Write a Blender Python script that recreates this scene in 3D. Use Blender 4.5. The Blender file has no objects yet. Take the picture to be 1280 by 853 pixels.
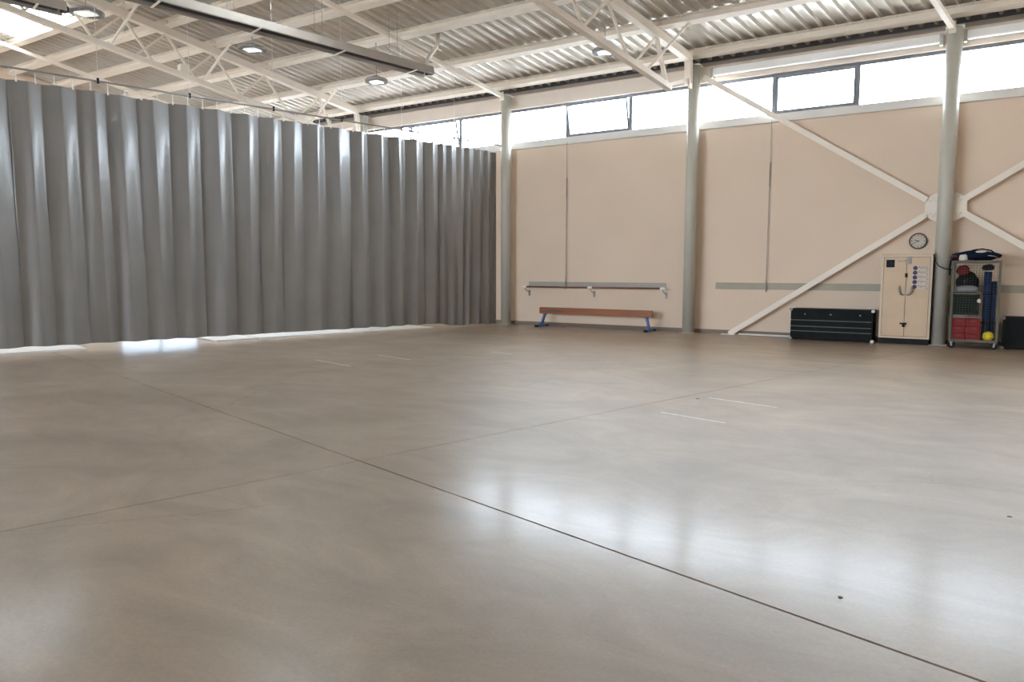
import bpy, bmesh, math, random
from mathutils import Vector, Matrix
random.seed(7)
scene = bpy.context.scene
COL = scene.collection
R = math.radians

# ------------------------------------------------------------------ camera
F_PX = 920.0
RT = Vector((0.840, 0.543, 0.002)); FW = Vector((-0.541, 0.836, -0.0932)).normalized()
RT = (RT - FW * RT.dot(FW)).normalized(); UP = RT.cross(FW).normalized()
cam_data = bpy.data.cameras.new('camera'); cam = bpy.data.objects.new('camera', cam_data)
COL.objects.link(cam)
M = Matrix.Identity(4)
for i in range(3):
    M[i][0] = RT[i]; M[i][1] = UP[i]; M[i][2] = -FW[i]
M[0][3], M[1][3], M[2][3] = 0, 0, 1.55
cam.matrix_world = M
cam_data.sensor_width = 36.0; cam_data.lens = F_PX / 1280 * 36.0
cam_data.clip_start = 0.05; cam_data.clip_end = 400
scene.camera = cam

# ------------------------------------------------------------------ world (bright overcast sky), exposure
SKY = 32.0
world = bpy.data.worlds.new('world'); scene.world = world; world.use_nodes = True
wn = world.node_tree.nodes; wl = world.node_tree.links
bg = wn['Background']
geo = wn.new('ShaderNodeTexCoord'); sep = wn.new('ShaderNodeSeparateXYZ'); ramp = wn.new('ShaderNodeValToRGB')
wl.new(geo.outputs['Generated'], sep.inputs[0]); wl.new(sep.outputs['Z'], ramp.inputs[0])
ramp.color_ramp.elements[0].position = 0.0; ramp.color_ramp.elements[0].color = (0.78, 0.89, 1.0, 1)
ramp.color_ramp.elements[1].position = 0.9; ramp.color_ramp.elements[1].color = (0.72, 0.85, 1.0, 1)
wl.new(ramp.outputs[0], bg.inputs[0]); bg.inputs[1].default_value = SKY
vs = scene.view_settings
vs.view_transform = 'Standard'; vs.look = 'None'; vs.gamma = 1.0; vs.exposure = -0.13
vs.use_curve_mapping = False

# ------------------------------------------------------------------ geometry of the hall
TX, TY = 0.2436, 0.9699                 # direction of trusses, curtain and roof ribs (towards the window wall)
WALL_Y = 18.60; COLM_Y = 18.30
SLOPE = 0.22; RIDGE_Y = 3.0; BACK_Y = -12.5
TN_LEFT, TN_RIGHT, TN_CURTAIN = -30.5, 7.0, -16.3
PURLIN_Y = [18.30, 16.75, 15.02, 13.55, 12.30, 11.25, 9.85, 8.45, 7.05, 5.65, 4.25]
COLUMN_X = [-23.30, -17.73, -12.06, -6.45, -0.88, 4.70, 10.28]

def zpl(y):                             # underside of the purlins
    return 6.87 + SLOPE * (18.3 - y) if y > RIDGE_Y else 6.87 + SLOPE * (18.3 - RIDGE_Y) - SLOPE * (RIDGE_Y - y)
def from_tn(tn, y):                     # X of the line at offset tn at a given Y
    return (tn + y * TX) / TY
def st(s, tn):                          # along truss direction s, offset tn -> x, y
    return (TX * s + TY * tn, TY * s - TX * tn)

def portal(name, loc, normal, sx, sy):
    ld = bpy.data.lights.new(name, 'AREA'); ld.shape = 'RECTANGLE'; ld.size = sx; ld.size_y = sy
    ld.cycles.is_portal = True
    o = bpy.data.objects.new(name, ld); COL.objects.link(o)
    n = Vector(normal).normalized()
    o.rotation_euler = (n).to_track_quat('-Z', 'Y').to_euler() if abs(n.z) > .9 else (-n).to_track_quat('Z', 'Y').to_euler()
    o.location = loc
    return o
portal('daylight_portal', (-7.4, WALL_Y + .32, 5.85), (0, -1, 0), 38.0, 1.3)
portal('daylight_portal', (-21.0, BACK_Y - .32, 4.65), (0, 1, 0), 24.0, 3.5)

# ------------------------------------------------------------------ materials
def mat(name, color, rough=.6, metal=0.0, var=0.08, scale=4.0, bump=0.0, bscale=60.0, spec=.5, emit=None, estr=0.0, coat=0.0):
    m = bpy.data.materials.new(name); m.use_nodes = True
    nt = m.node_tree; n = nt.nodes; l = nt.links; b = n['Principled BSDF']
    b.inputs['Roughness'].default_value = rough; b.inputs['Metallic'].default_value = metal
    b.inputs['Specular IOR Level'].default_value = spec
    b.inputs['Coat Weight'].default_value = coat
    g = n.new('ShaderNodeNewGeometry')
    t = n.new('ShaderNodeTexNoise'); t.inputs['Scale'].default_value = scale; t.inputs['Detail'].default_value = 5
    l.new(g.outputs['Position'], t.inputs['Vector'])
    r = n.new('ShaderNodeValToRGB')
    c0 = [max(0, c * (1 - var)) for c in color]; c1 = [min(1, c * (1 + var)) for c in color]
    r.color_ramp.elements[0].position = .3; r.color_ramp.elements[0].color = (*c0, 1)
    r.color_ramp.elements[1].position = .7; r.color_ramp.elements[1].color = (*c1, 1)
    l.new(t.outputs['Fac'], r.inputs[0]); l.new(r.outputs[0], b.inputs['Base Color'])
    if bump:
        t2 = n.new('ShaderNodeTexNoise'); t2.inputs['Scale'].default_value = bscale; t2.inputs['Detail'].default_value = 4
        l.new(g.outputs['Position'], t2.inputs['Vector'])
        bp = n.new('ShaderNodeBump'); bp.inputs['Strength'].default_value = bump; bp.inputs['Distance'].default_value = .01
        l.new(t2.outputs['Fac'], bp.inputs['Height']); l.new(bp.outputs[0], b.inputs['Normal'])
    if emit:
        b.inputs['Emission Color'].default_value = (*emit, 1); b.inputs['Emission Strength'].default_value = estr
    return m

def glass_mat(name, tint=(1, 1, 1), gloss=.06):
    m = bpy.data.materials.new(name); m.use_nodes = True
    n = m.node_tree.nodes; l = m.node_tree.links
    n.remove(n['Principled BSDF']); out = n['Material Output']
    tr = n.new('ShaderNodeBsdfTransparent'); tr.inputs[0].default_value = (*tint, 1)
    gl = n.new('ShaderNodeBsdfGlossy'); gl.inputs['Roughness'].default_value = .05
    lw = n.new('ShaderNodeLayerWeight'); lw.inputs[0].default_value = .5
    pw = n.new('ShaderNodeMath'); pw.operation = 'POWER'; pw.inputs[1].default_value = 5.0
    ma = n.new('ShaderNodeMath'); ma.operation = 'MULTIPLY_ADD'; ma.inputs[1].default_value = .8; ma.inputs[2].default_value = .03
    l.new(lw.outputs['Facing'], pw.inputs[0]); l.new(pw.outputs[0], ma.inputs[0])
    mx = n.new('ShaderNodeMixShader')
    l.new(ma.outputs[0], mx.inputs[0]); l.new(tr.outputs[0], mx.inputs[1]); l.new(gl.outputs[0], mx.inputs[2])
    l.new(mx.outputs[0], out.inputs[0])
    return m

def floor_mat():
    m = bpy.data.materials.new('polished_concrete'); m.use_nodes = True
    nt = m.node_tree; n = nt.nodes; l = nt.links; b = n['Principled BSDF']
    g = n.new('ShaderNodeNewGeometry')
    def noise(scale, detail, rough=.6, dist=0, vec=None):
        t = n.new('ShaderNodeTexNoise'); t.inputs['Scale'].default_value = scale; t.inputs['Detail'].default_value = detail
        t.inputs['Roughness'].default_value = rough; t.inputs['Distortion'].default_value = dist
        l.new(vec or g.outputs['Position'], t.inputs['Vector']); return t
    mp = n.new('ShaderNodeMapping'); mp.inputs['Rotation'].default_value = (0, 0, R(25)); mp.inputs['Scale'].default_value = (.7, 1.25, 1)
    l.new(g.outputs['Position'], mp.inputs['Vector'])
    big = noise(.38, 5, .6, .8); mid = noise(1.0, 8, .68, 1.6, mp.outputs[0]); fine = noise(45, 4, .7)
    def ramp(src, p0, c0, p1, c1):
        r = n.new('ShaderNodeValToRGB'); e = r.color_ramp.elements
        e[0].position, e[0].color = p0, (*c0, 1); e[1].position, e[1].color = p1, (*c1, 1)
        l.new(src, r.inputs[0]); return r
    r1 = ramp(big.outputs['Fac'], .32, (.255, .186, .127), .7, (.36, .272, .195))
    r2 = ramp(mid.outputs['Fac'], .3, (.78, .775, .77), .68, (1.10, 1.10, 1.10))
    r3 = ramp(fine.outputs['Fac'], .3, (.9, .9, .9), .7, (1.08, 1.08, 1.08))
    def mul(a, c):
        x = n.new('ShaderNodeMix'); x.data_type = 'RGBA'; x.blend_type = 'MULTIPLY'; x.inputs[0].default_value = 1
        l.new(a, x.inputs[6]); l.new(c, x.inputs[7]); return x.outputs[2]
    col = mul(mul(r1.outputs[0], r2.outputs[0]), r3.outputs[0])
    # hairline shrinkage cracks, only in patches
    v = n.new('ShaderNodeTexVoronoi'); v.feature = 'DISTANCE_TO_EDGE'; v.inputs['Scale'].default_value = .35
    wv = noise(2.5, 6, .7)
    add = n.new('ShaderNodeMix'); add.data_type = 'VECTOR'; add.inputs[0].default_value = .22
    l.new(g.outputs['Position'], add.inputs[4]); l.new(wv.outputs['Color'], add.inputs[5]); l.new(add.outputs[1], v.inputs['Vector'])
    rc = ramp(v.outputs['Distance'], .0, (0, 0, 0), .0022, (1, 1, 1))
    patch = ramp(noise(.3, 2).outputs['Fac'], .52, (1, 1, 1), .60, (.0, .0, .0))
    mxm = n.new('ShaderNodeMath'); mxm.operation = 'MAXIMUM'
    l.new(rc.outputs[0], mxm.inputs[0]); l.new(patch.outputs[0], mxm.inputs[1])
    cr = ramp(mxm.outputs[0], 0, (.75, .74, .73), 1, (1, 1, 1))
    col = mul(col, cr.outputs[0])
    l.new(col, b.inputs['Base Color'])
    soft = noise(.8, 3, .5, .6, mp.outputs[0])
    rr = n.new('ShaderNodeMapRange'); rr.inputs['From Min'].default_value = .3; rr.inputs['From Max'].default_value = .7
    rr.inputs['To Min'].default_value = .13; rr.inputs['To Max'].default_value = .20
    l.new(soft.outputs['Fac'], rr.inputs['Value']); l.new(rr.outputs[0], b.inputs['Coat Roughness'])
    b.inputs['Roughness'].default_value = .43; b.inputs['Specular IOR Level'].default_value = .52
    b.inputs['Coat Weight'].default_value = .27; b.inputs['Coat IOR'].default_value = 1.5
    bp = n.new('ShaderNodeBump'); bp.inputs['Strength'].default_value = .05; bp.inputs['Distance'].default_value = .01
    l.new(mid.outputs['Fac'], bp.inputs['Height']); l.new(bp.outputs[0], b.inputs['Normal']); l.new(bp.outputs[0], b.inputs['Coat Normal'])
    return m

def wood_mat():
    m = bpy.data.materials.new('varnished_wood'); m.use_nodes = True
    n = m.node_tree.nodes; l = m.node_tree.links; b = n['Principled BSDF']; b.inputs['Roughness'].default_value = .45
    g = n.new('ShaderNodeNewGeometry'); mp = n.new('ShaderNodeMapping'); mp.inputs['Scale'].default_value = (1.2, 30, 40)
    t = n.new('ShaderNodeTexNoise'); t.inputs['Scale'].default_value = 1; t.inputs['Detail'].default_value = 6
    r = n.new('ShaderNodeValToRGB'); e = r.color_ramp.elements
    e[0].position, e[0].color = .3, (.18, .043, .002, 1); e[1].position, e[1].color = .7, (.34, .092, .006, 1)
    l.new(g.outputs['Position'], mp.inputs[0]); l.new(mp.outputs[0], t.inputs['Vector']); l.new(t.outputs['Fac'], r.inputs[0]); l.new(r.outputs[0], b.inputs['Base Color'])
    return m

def curtain_mat():
    m = bpy.data.materials.new('grey_vinyl'); m.use_nodes = True
    n = m.node_tree.nodes; l = m.node_tree.links; b = n['Principled BSDF']
    g = n.new('ShaderNodeNewGeometry')
    t = n.new('ShaderNodeTexNoise'); t.inputs['Scale'].default_value = 1.2; t.inputs['Detail'].default_value = 4
    l.new(g.outputs['Position'], t.inputs['Vector'])
    r = n.new('ShaderNodeValToRGB'); e = r.color_ramp.elements
    e[0].position, e[0].color = .3, (.152, .140, .13, 1); e[1].position, e[1].color = .7, (.18, .167, .155, 1)
    l.new(t.outputs['Fac'], r.inputs[0]); l.new(r.outputs[0], b.inputs['Base Color'])
    b.inputs['Roughness'].default_value = .5; b.inputs['Specular IOR Level'].default_value = 1.0
    b.inputs['Coat Weight'].default_value = .8; b.inputs['Coat Roughness'].default_value = .2
    mp = n.new('ShaderNodeMapping'); mp.inputs['Scale'].default_value = (5, 5, .9); l.new(g.outputs['Position'], mp.inputs[0])
    t2 = n.new('ShaderNodeTexNoise'); t2.inputs['Scale'].default_value = 1; t2.inputs['Detail'].default_value = 3; l.new(mp.outputs[0], t2.inputs['Vector'])
    bp = n.new('ShaderNodeBump'); bp.inputs['Strength'].default_value = .22; bp.inputs['Distance'].default_value = .05
    l.new(t2.outputs['Fac'], bp.inputs['Height']); l.new(bp.outputs[0], b.inputs['Normal'])
    return m

FLOOR = floor_mat()
JOINT = mat('joint_filler', (.05, .045, .04), .8)
WALLM = mat('painted_wall', (.74, .588, .458), .75, var=.025, scale=.6, bump=.12, bscale=90)
TRIMW = mat('white_trim', (.78, .74, .69), .5, var=.02)
BANDM = mat('beige_lintel_paint', (.70, .60, .51), .5, var=.02)
SKIRT = mat('skirting_paint', (.20, .15, .11), .6)
STEEL = mat('cream_steel', (.88, .79, .685), .5, var=.03, scale=1.5)
COLP = mat('grey_column_paint', (.50, .475, .41), .42, var=.03)
DECK = mat('coated_deck', (.66, .61, .54), .26, metal=.15, var=.06, scale=2.5)
FRAME = mat('dark_frame', (.16, .165, .18), .5)
GLASS = glass_mat('clear_glass')
TINTGL = glass_mat('tinted_glass', (.42, .44, .46))
SKYGL = glass_mat('skylight_glazing', (.97, .97, .95))
CURT = curtain_mat()
DARK = mat('black_metal', (.014, .014, .015), .6, spec=.2)
GREYM = mat('grey_metal', (.28, .27, .26), .45, metal=.3)
GALV = mat('galvanised_steel', (.45, .45, .44), .4, metal=.7)
HEATB = mat('heater_housing', (.36, .31, .265), .8, var=.04, spec=.1)
HEATD = mat('heater_interior', (.035, .036, .04), .5)
WHITE = mat('white_plastic', (.82, .8, .77), .4, var=.02)
BLINDW = mat('white_blind_box', (.93, .92, .9), .4, var=.02)
WOOD = wood_mat()
BLUE = mat('blue_paint', (.06, .14, .34), .4)
BARREM = mat('dark_red_wood', (.2, .075, .05), .45, var=.15, scale=8)
STRIPG = mat('grey_felt_strip', (.40, .37, .325), .85, var=.05)
STRIPG2 = mat('grey_green_strip', (.41, .375, .295), .85, var=.05)
CREAM = mat('cream_cabinet_paint', (.62, .46, .315), .5, var=.03)
CREAM2 = mat('cream_cabinet_frame', (.68, .53, .39), .5, var=.03)
BROWN = mat('dark_brown_print_and_shade', (.10, .065, .055), .5)
BLACKB = mat('black_board', (.010, .012, .012), .7, var=.2, scale=6, spec=.15)
GREYL = mat('grey_edge', (.085, .085, .08), .6)
CAGE = mat('grey_green_cage_paint', (.12, .115, .088), .6, spec=.25)
RED = mat('red_plastic', (.26, .012, .016), .6, spec=.2)
YEL = mat('yellow_rubber', (.85, .62, .01), .4)
NAVY = mat('navy_fabric', (.008, .012, .03), .85, spec=.15)
BLUEF = mat('blue_fabric', (.010, .026, .085), .85, var=.3, scale=9, spec=.15)
BLACKF = mat('black_fabric', (.008, .008, .011), .9, spec=.1)
WHITEF = mat('white_cloth', (.7, .64, .58), .8)
GREENB = mat('dark_green_crate', (.008, .016, .012), .7, spec=.15)
GREYB = mat('grey_plastic_bag', (.24, .24, .25), .4)
MAROON = mat('maroon_fabric', (.06, .012, .025), .8)
MAROON2 = mat('dull_red_fabric', (.14, .012, .014), .85, spec=.15)
CLOCKF = mat('clock_face', (.55, .49, .41), .6, var=.02)
CLOCKR = mat('clock_rim', (.06, .045, .035), .4)
DOT = mat('dark_blue_sticker', (.055, .045, .085), .5)
PAPER = mat('sticker_film', (.62, .53, .46), .5)
INK = mat('sticker_print', (.22, .17, .17), .6)
POSTER = mat('dark_picture', (.010, .012, .016), .6, var=.7, scale=14, spec=.2)
LAMPG = mat('lamp_grey', (.30, .29, .27), .5)
LAMPE = mat('lamp_diffuser', (.85, .88, .9), .3, emit=(1, 1, 1), estr=.55)
LAMPON = mat('lamp_diffuser_bright', (.9, .9, .9), .3, emit=(1, 1, 1), estr=1.6)
GROUND = mat('pale_paving', (.9, .88, .84), .9)
FLUE = mat('flue_aluminium', (.62, .55, .46), .38, metal=.35)

# ------------------------------------------------------------------ mesh helpers
def link(o, parent=None):
    COL.objects.link(o)
    if parent is not None: o.parent = parent
    return o
def mesh_obj(name, bm, material, parent=None, smooth=False, loc=None):
    me = bpy.data.meshes.new(name); bm.normal_update(); bm.to_mesh(me); bm.free()
    if isinstance(material, (list, tuple)):
        for x in material: me.materials.append(x)
    else: me.materials.append(material)
    if smooth:
        me.polygons.foreach_set('use_smooth', [True] * len(me.polygons))
    o = bpy.data.objects.new(name, me)
    if loc: o.location = loc
    return link(o, parent)
def empty(name, loc, label=None, cat=None, group=None):
    o = bpy.data.objects.new(name, None); o.location = loc; o.empty_display_size = .2; COL.objects.link(o)
    if label: tag(o, label, cat, group)
    return o
def tag(o, label, cat, group=None):
    o['label'] = label; o['category'] = cat
    if group: o['group'] = group
    return o
def struct(o, label=None):
    o['kind'] = 'structure'
    if label: o['label'] = label
    return o
def inst(name, src, parent=None, loc=None, rot=None, scale=None):
    o = bpy.data.objects.new(name, src.data)
    if loc: o.location = loc
    if rot: o.rotation_euler = rot
    if scale: o.scale = scale
    return link(o, parent)

def box(bm, x0, x1, y0, y1, z0, z1, bev=0.0, mi=0):
    vs_ = [bm.verts.new(p) for p in ((x0, y0, z0), (x1, y0, z0), (x1, y1, z0), (x0, y1, z0), (x0, y0, z1), (x1, y0, z1), (x1, y1, z1), (x0, y1, z1))]
    fs = [bm.faces.new([vs_[i] for i in q]) for q in ((3, 2, 1, 0), (4, 5, 6, 7), (0, 1, 5, 4), (1, 2, 6, 5), (2, 3, 7, 6), (3, 0, 4, 7))]
    for f in fs: f.material_index = mi
    if bev:
        es = list({e for f in fs for e in f.edges})
        bmesh.ops.bevel(bm, geom=es, offset=bev, segments=2, affect='EDGES', clamp_overlap=True)
    return bm
def B(*a, **k): return box(bmesh.new(), *a, **k)

def bar(bm, p, q, w, h, up=(0, 0, 1), ends=(0, 0)):
    """rectangular bar from p to q, w across, h along up"""
    p = Vector(p); q = Vector(q); d = (q - p).normalized(); p = p - d * ends[0]; q = q + d * ends[1]
    s = d.cross(Vector(up))
    if s.length < 1e-5: s = d.cross(Vector((1, 0, 0)))
    s.normalize(); u = s.cross(d).normalized()
    c = [(-1, -1), (1, -1), (1, 1), (-1, 1)]
    a = [bm.verts.new(p + s * (w / 2 * i) + u * (h / 2 * j)) for i, j in c]
    b = [bm.verts.new(q + s * (w / 2 * i) + u * (h / 2 * j)) for i, j in c]
    for i in range(4): bm.faces.new((a[i], a[(i + 1) % 4], b[(i + 1) % 4], b[i]))
    bm.faces.new(a[::-1]); bm.faces.new(b)
    return bm
def tube(bm, pts, r, n=8, caps=True):
    pts = [Vector(p) for p in pts]; rings = []
    prev = None
    for i, p in enumerate(pts):
        if i == 0: d = pts[1] - pts[0]
        elif i == len(pts) - 1: d = pts[-1] - pts[-2]
        else: d = (pts[i + 1] - pts[i]).normalized() + (pts[i] - pts[i - 1]).normalized()
        d.normalize()
        if prev is None:
            a = d.orthogonal().normalized()
        else:
            a = (prev - d * prev.dot(d)).normalized()
        prev = a; b = d.cross(a)
        rr = r[i] if isinstance(r, (list, tuple)) else r
        rings.append([bm.verts.new(p + (a * math.cos(t) + b * math.sin(t)) * rr) for t in [2 * math.pi * k / n for k in range(n)]])
    for A, C in zip(rings, rings[1:]):
        for k in range(n): bm.faces.new((A[k], A[(k + 1) % n], C[(k + 1) % n], C[k]))
    if caps: bm.faces.new(rings[0][::-1]); bm.faces.new(rings[-1])
    return bm
def lathe(bm, prof, n=32, axis='Z', origin=(0, 0, 0), sx=1.0, sy=1.0):
    o = Vector(origin); rings = []
    for r, h in prof:
        ring = []
        for k in range(n):
            t = 2 * math.pi * k / n; a, b = r * math.cos(t) * sx, r * math.sin(t) * sy
            v = (a, b, h) if axis == 'Z' else (a, -h, b)      # 'Y': h grows towards the viewer (-Y)
            ring.append(bm.verts.new(o + Vector(v)))
        rings.append(ring)
    for A, C in zip(rings, rings[1:]):
        for k in range(n):
            bm.faces.new((A[k], A[(k + 1) % n], C[(k + 1) % n], C[k]) if axis == 'Z' else (A[k], C[k], C[(k + 1) % n], A[(k + 1) % n]))
    for ring, flip in ((rings[0], axis == 'Z'), (rings[-1], axis != 'Z')):
        if (ring[0].co - ring[n // 2].co).length > 1e-4: bm.faces.new(ring[::-1] if flip else ring)
    return bm
def prism(bm, poly, z0, z1):
    a = [bm.verts.new((x, y, z0)) for x, y in poly]; b = [bm.verts.new((x, y, z1)) for x, y in poly]
    n = len(poly)
    for i in range(n): bm.faces.new((a[i], a[(i + 1) % n], b[(i + 1) % n], b[i]))
    bm.faces.new(a[::-1]); bm.faces.new(b)
    return bm
def clip(poly, nx, ny, c):              # keep nx*x + ny*y <= c
    out = []
    for i, p in enumerate(poly):
        q = poly[(i + 1) % len(poly)]; a = nx * p[0] + ny * p[1] - c; b = nx * q[0] + ny * q[1] - c
        if a <= 0: out.append(p)
        if a * b < 0:
            t = a / (a - b); out.append((p[0] + (q[0] - p[0]) * t, p[1] + (q[1] - p[1]) * t))
    return out

# ------------------------------------------------------------------ floor: slabs with sawn joints
room = [(from_tn(TN_LEFT, BACK_Y), BACK_Y), (from_tn(TN_RIGHT, BACK_Y), BACK_Y), (from_tn(TN_RIGHT, WALL_Y + .2), WALL_Y + .2), (from_tn(TN_LEFT, WALL_Y + .2), WALL_Y + .2)]
floor = struct(mesh_obj('floor', prism(bmesh.new(), room, -.25, -.03), JOINT), 'polished grey-brown concrete floor of the hall')
JT, JN = 3.135, -5.20
ga, gb = .009, .0042
for (t_lo, t_hi) in ((-40, JT - ga), (JT + ga, 60)):
    for (n_lo, n_hi) in ((-60, JN - gb), (JN + gb, 60)):
        p = clip(room, TX, TY, t_hi); p = clip(p, -TX, -TY, -t_lo)
        p = clip(p, TY, -TX, n_hi); p = clip(p, -TY, TX, -n_lo)
        mesh_obj('concrete_slab', prism(bmesh.new(), p, -.03, 0), FLOOR, floor)
LINEM = mat('worn_white_line', (.55, .52, .48), .5, var=.25, scale=12)
for t, n0, n1 in ((7.955, -4.95, -4.05), (6.725, -4.78, -3.98), (7.51, -11.75, -10.68), (6.27, -11.82, -10.64), (9.45, -10.72, -10.14)):
    bm = bmesh.new(); w = .014
    prism(bm, [st(t - w, n0), st(t - w, n1), st(t + w, n1), st(t + w, n0)], .0004, .0012)
    mesh_obj('worn_line_mark', bm, LINEM, floor)
for x, y, r in ((-.524, 3.708, .019), (-2.95, 8.776, .03), (.184, 5.57, .02)):
    bm = bmesh.new()
    prism(bm, [(x + r * random.uniform(.5, 1.1) * math.cos(a), y + r * random.uniform(.5, 1.1) * math.sin(a)) for a in [k * math.pi / 4 for k in range(8)]], .0004, .002)
    mesh_obj('chipped_spot', bm, JOINT, floor)
ground = struct(mesh_obj('ground', prism(bmesh.new(), [(-120, -120), (120, -120), (120, 120), (-120, 120)], -.4, -.26), GROUND), 'pale paved ground outside the hall')

# ------------------------------------------------------------------ walls
XL, XR = from_tn(TN_LEFT, WALL_Y), from_tn(TN_RIGHT, WALL_Y)
SILL0, SILL1, HEAD, BAND = 5.14, 5.335, 6.30, 6.68
struct(mesh_obj('wall_back', B(XL - .3, XR + .3, WALL_Y, WALL_Y + .28, -.25, SILL0), WALLM), 'cream plastered wall below the strip of high windows')
struct(mesh_obj('trim_1', B(XL - .3, XR + .3, WALL_Y - .035, WALL_Y + .28, SILL0 + .004, SILL1, bev=.008), TRIMW), 'pale sill ledge running under the high windows')
bm = bmesh.new(); prof = [(WALL_Y - .01, HEAD), (WALL_Y + .28, HEAD), (WALL_Y + .34, HEAD + .2), (WALL_Y + .34, BAND + .20), (WALL_Y - .01, BAND)]
A_ = [bm.verts.new((XL - .3, y, z)) for y, z in prof]; C_ = [bm.verts.new((XR + .3, y, z)) for y, z in prof]
for i in range(5): bm.faces.new((A_[i], A_[(i + 1) % 5], C_[(i + 1) % 5], C_[i]))
bm.faces.new(A_[::-1]); bm.faces.new(C_); bmesh.ops.recalc_face_normals(bm, faces=bm.faces)
struct(mesh_obj('trim_2', bm, BANDM), 'pale beige lintel band above the high windows')
struct(mesh_obj('trim_3', B(XL - .3, XR + .3, WALL_Y + .34, WALL_Y + .5, BAND - .1, BAND + .5), FRAME), 'dark eaves closure above the lintel')
struct(mesh_obj('baseboard_back', B(XL, XR, WALL_Y - .02, WALL_Y, 0, .1, bev=.004), SKIRT), 'brown-grey skirting along the foot of the window wall')
# unseen opposite wall; its large glazed opening is added to light the hall
bx0, bx1 = from_tn(TN_LEFT, BACK_Y) - .5, from_tn(TN_RIGHT, BACK_Y) + .5
FX0, FX1, FZ0, FZ1 = -33.0, -9.0, 2.9, 6.4
bm = bmesh.new(); box(bm, bx0, bx1, BACK_Y - .28, BACK_Y, -.25, FZ0); box(bm, bx0, FX0, BACK_Y - .28, BACK_Y, FZ0, 7.6); box(bm, FX1, bx1, BACK_Y - .28, BACK_Y, FZ0, 7.6)
box(bm, FX0, FX1, BACK_Y - .28, BACK_Y, FZ1, 7.6)
struct(mesh_obj('wall_front', bm, WALLM), 'cream wall opposite the window wall, with a large glazed opening added for light')
for sgn, tn, nm, lab in ((-1, TN_LEFT, 'wall_left', 'cream end wall behind the grey curtain'), (1, TN_RIGHT, 'wall_right', 'cream end wall at the right of the hall')):
    bm = bmesh.new(); t0, t1 = tn, tn + sgn * .3
    def wseg(y0, y1, z0, z1=None):            # z1 None: up to the roof sheet
        lo, hi = min(t0, t1), max(t0, t1)
        za, zb_ = (zpl(y0) + .19, zpl(y1) + .19) if z1 is None else (z1, z1)
        base = [(from_tn(lo, y0), y0), (from_tn(hi, y0), y0), (from_tn(hi, y1), y1), (from_tn(lo, y1), y1)]
        va = [bm.verts.new((*p, z0)) for p in base]; vb = [bm.verts.new((*p, z)) for p, z in zip(base, (za, za, zb_, zb_))]
        for i in range(4): bm.faces.new((va[i], va[(i + 1) % 4], vb[(i + 1) % 4], vb[i]))
        bm.faces.new(va[::-1]); bm.faces.new(vb)
    wseg(BACK_Y - .3, RIDGE_Y, -.25)
    if sgn < 0:
        wseg(RIDGE_Y, 15.3, -.25); wseg(18.2, WALL_Y + .8, -.25); wseg(15.3, 18.2, 2.6)
    else: wseg(RIDGE_Y, WALL_Y + .8, -.25)
    struct(mesh_obj(nm, bm, WALLM), lab)
# made-up glazed door behind the curtain, added for the light under the hem
dr = struct(mesh_obj('added_light_door', bar(bmesh.new(), (from_tn(TN_LEFT - .1, 15.35), 15.35, 2.56), (from_tn(TN_LEFT - .1, 18.15), 18.15, 2.56), .08, .08), FRAME), 'wide glazed door added in the unseen end wall to light the gap under the curtain')
for y in (15.35, 16.75, 18.15):
    mesh_obj('door_stile', bar(bmesh.new(), (from_tn(TN_LEFT - .1, y), y, 0), (from_tn(TN_LEFT - .1, y), y, 2.6), .07, .07, up=(1, 0, 0)), FRAME, dr)
for y0, y1 in ((15.39, 16.71), (16.79, 18.11)):
    mesh_obj('pane', bar(bmesh.new(), (from_tn(TN_LEFT - .1, y0), y0, 1.27), (from_tn(TN_LEFT - .1, y1), y1, 1.27), .008, 2.5), TINTGL, dr)

# ------------------------------------------------------------------ clerestory windows, one per bay
bays = [(XL, -23.30)] + list(zip(COLUMN_X[:-1], COLUMN_X[1:])) + [(COLUMN_X[-1], XR)]
WY = WALL_Y + .10
for i, (x0, x1) in enumerate(bays):
    bm = bmesh.new()
    box(bm, x0, x1, WY - .03, WY + .03, HEAD - .075, HEAD)            # head frame
    box(bm, x0, x1, WY - .03, WY + .03, SILL1, SILL1 + .02)           # bottom frame
    w = struct(mesh_obj('window_%d' % (i + 1), bm, FRAME), 'strip window bay %d under the roof' % (i + 1))
    short = (x1 - x0) < 4.5
    if short:
        mesh_obj('pane', B(x0, x1, WY - .004, WY + .004, SILL1 + .02, HEAD - .075), GLASS, w); continue
    m0, m1 = x0 + (x1 - x0) * .329, x0 + (x1 - x0) * .664
    if i == 2: m0, m1 = -15.98, -13.99
    if i == 3: m0, m1 = -10.23, -8.31
    if i == 4: m0, m1 = -4.59, -2.75
    for mx in (m0, m1):
        mesh_obj('mullion', B(mx - .045, mx + .045, WY - .04, WY + .04, SILL1, HEAD), FRAME, w)
    mesh_obj('pane', B(x0, m0 - .03, WY - .004, WY + .004, SILL1 + .02, HEAD - .075), GLASS, w)
    mesh_obj('pane', B(m1 + .03, x1, WY - .004, WY + .004, SILL1 + .02, HEAD - .075), GLASS, w)
    tilt = R(13) if i in (2, 3) else 0.0      # the bottom-hung sashes of two bays lean inwards
    sh = HEAD - .08 - SILL1 - .02; sw = m1 - m0 - .08
    bm = bmesh.new()
    box(bm, -sw / 2, sw / 2, -.02, .02, 0, .075); box(bm, -sw / 2, sw / 2, -.02, .02, sh - .04, sh)
    box(bm, -sw / 2, -sw / 2 + .045, -.02, .02, .075, sh - .04); box(bm, sw / 2 - .045, sw / 2, -.02, .02, .075, sh - .04)
    s = mesh_obj('sash', bm, FRAME, w, loc=((m0 + m1) / 2, WY, SILL1 + .02)); s.rotation_euler = (tilt, 0, 0)
    mesh_obj('pane', B(-sw / 2 + .03, sw / 2 - .03, -.004, .004, .075, sh - .04), GLASS, s)
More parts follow.
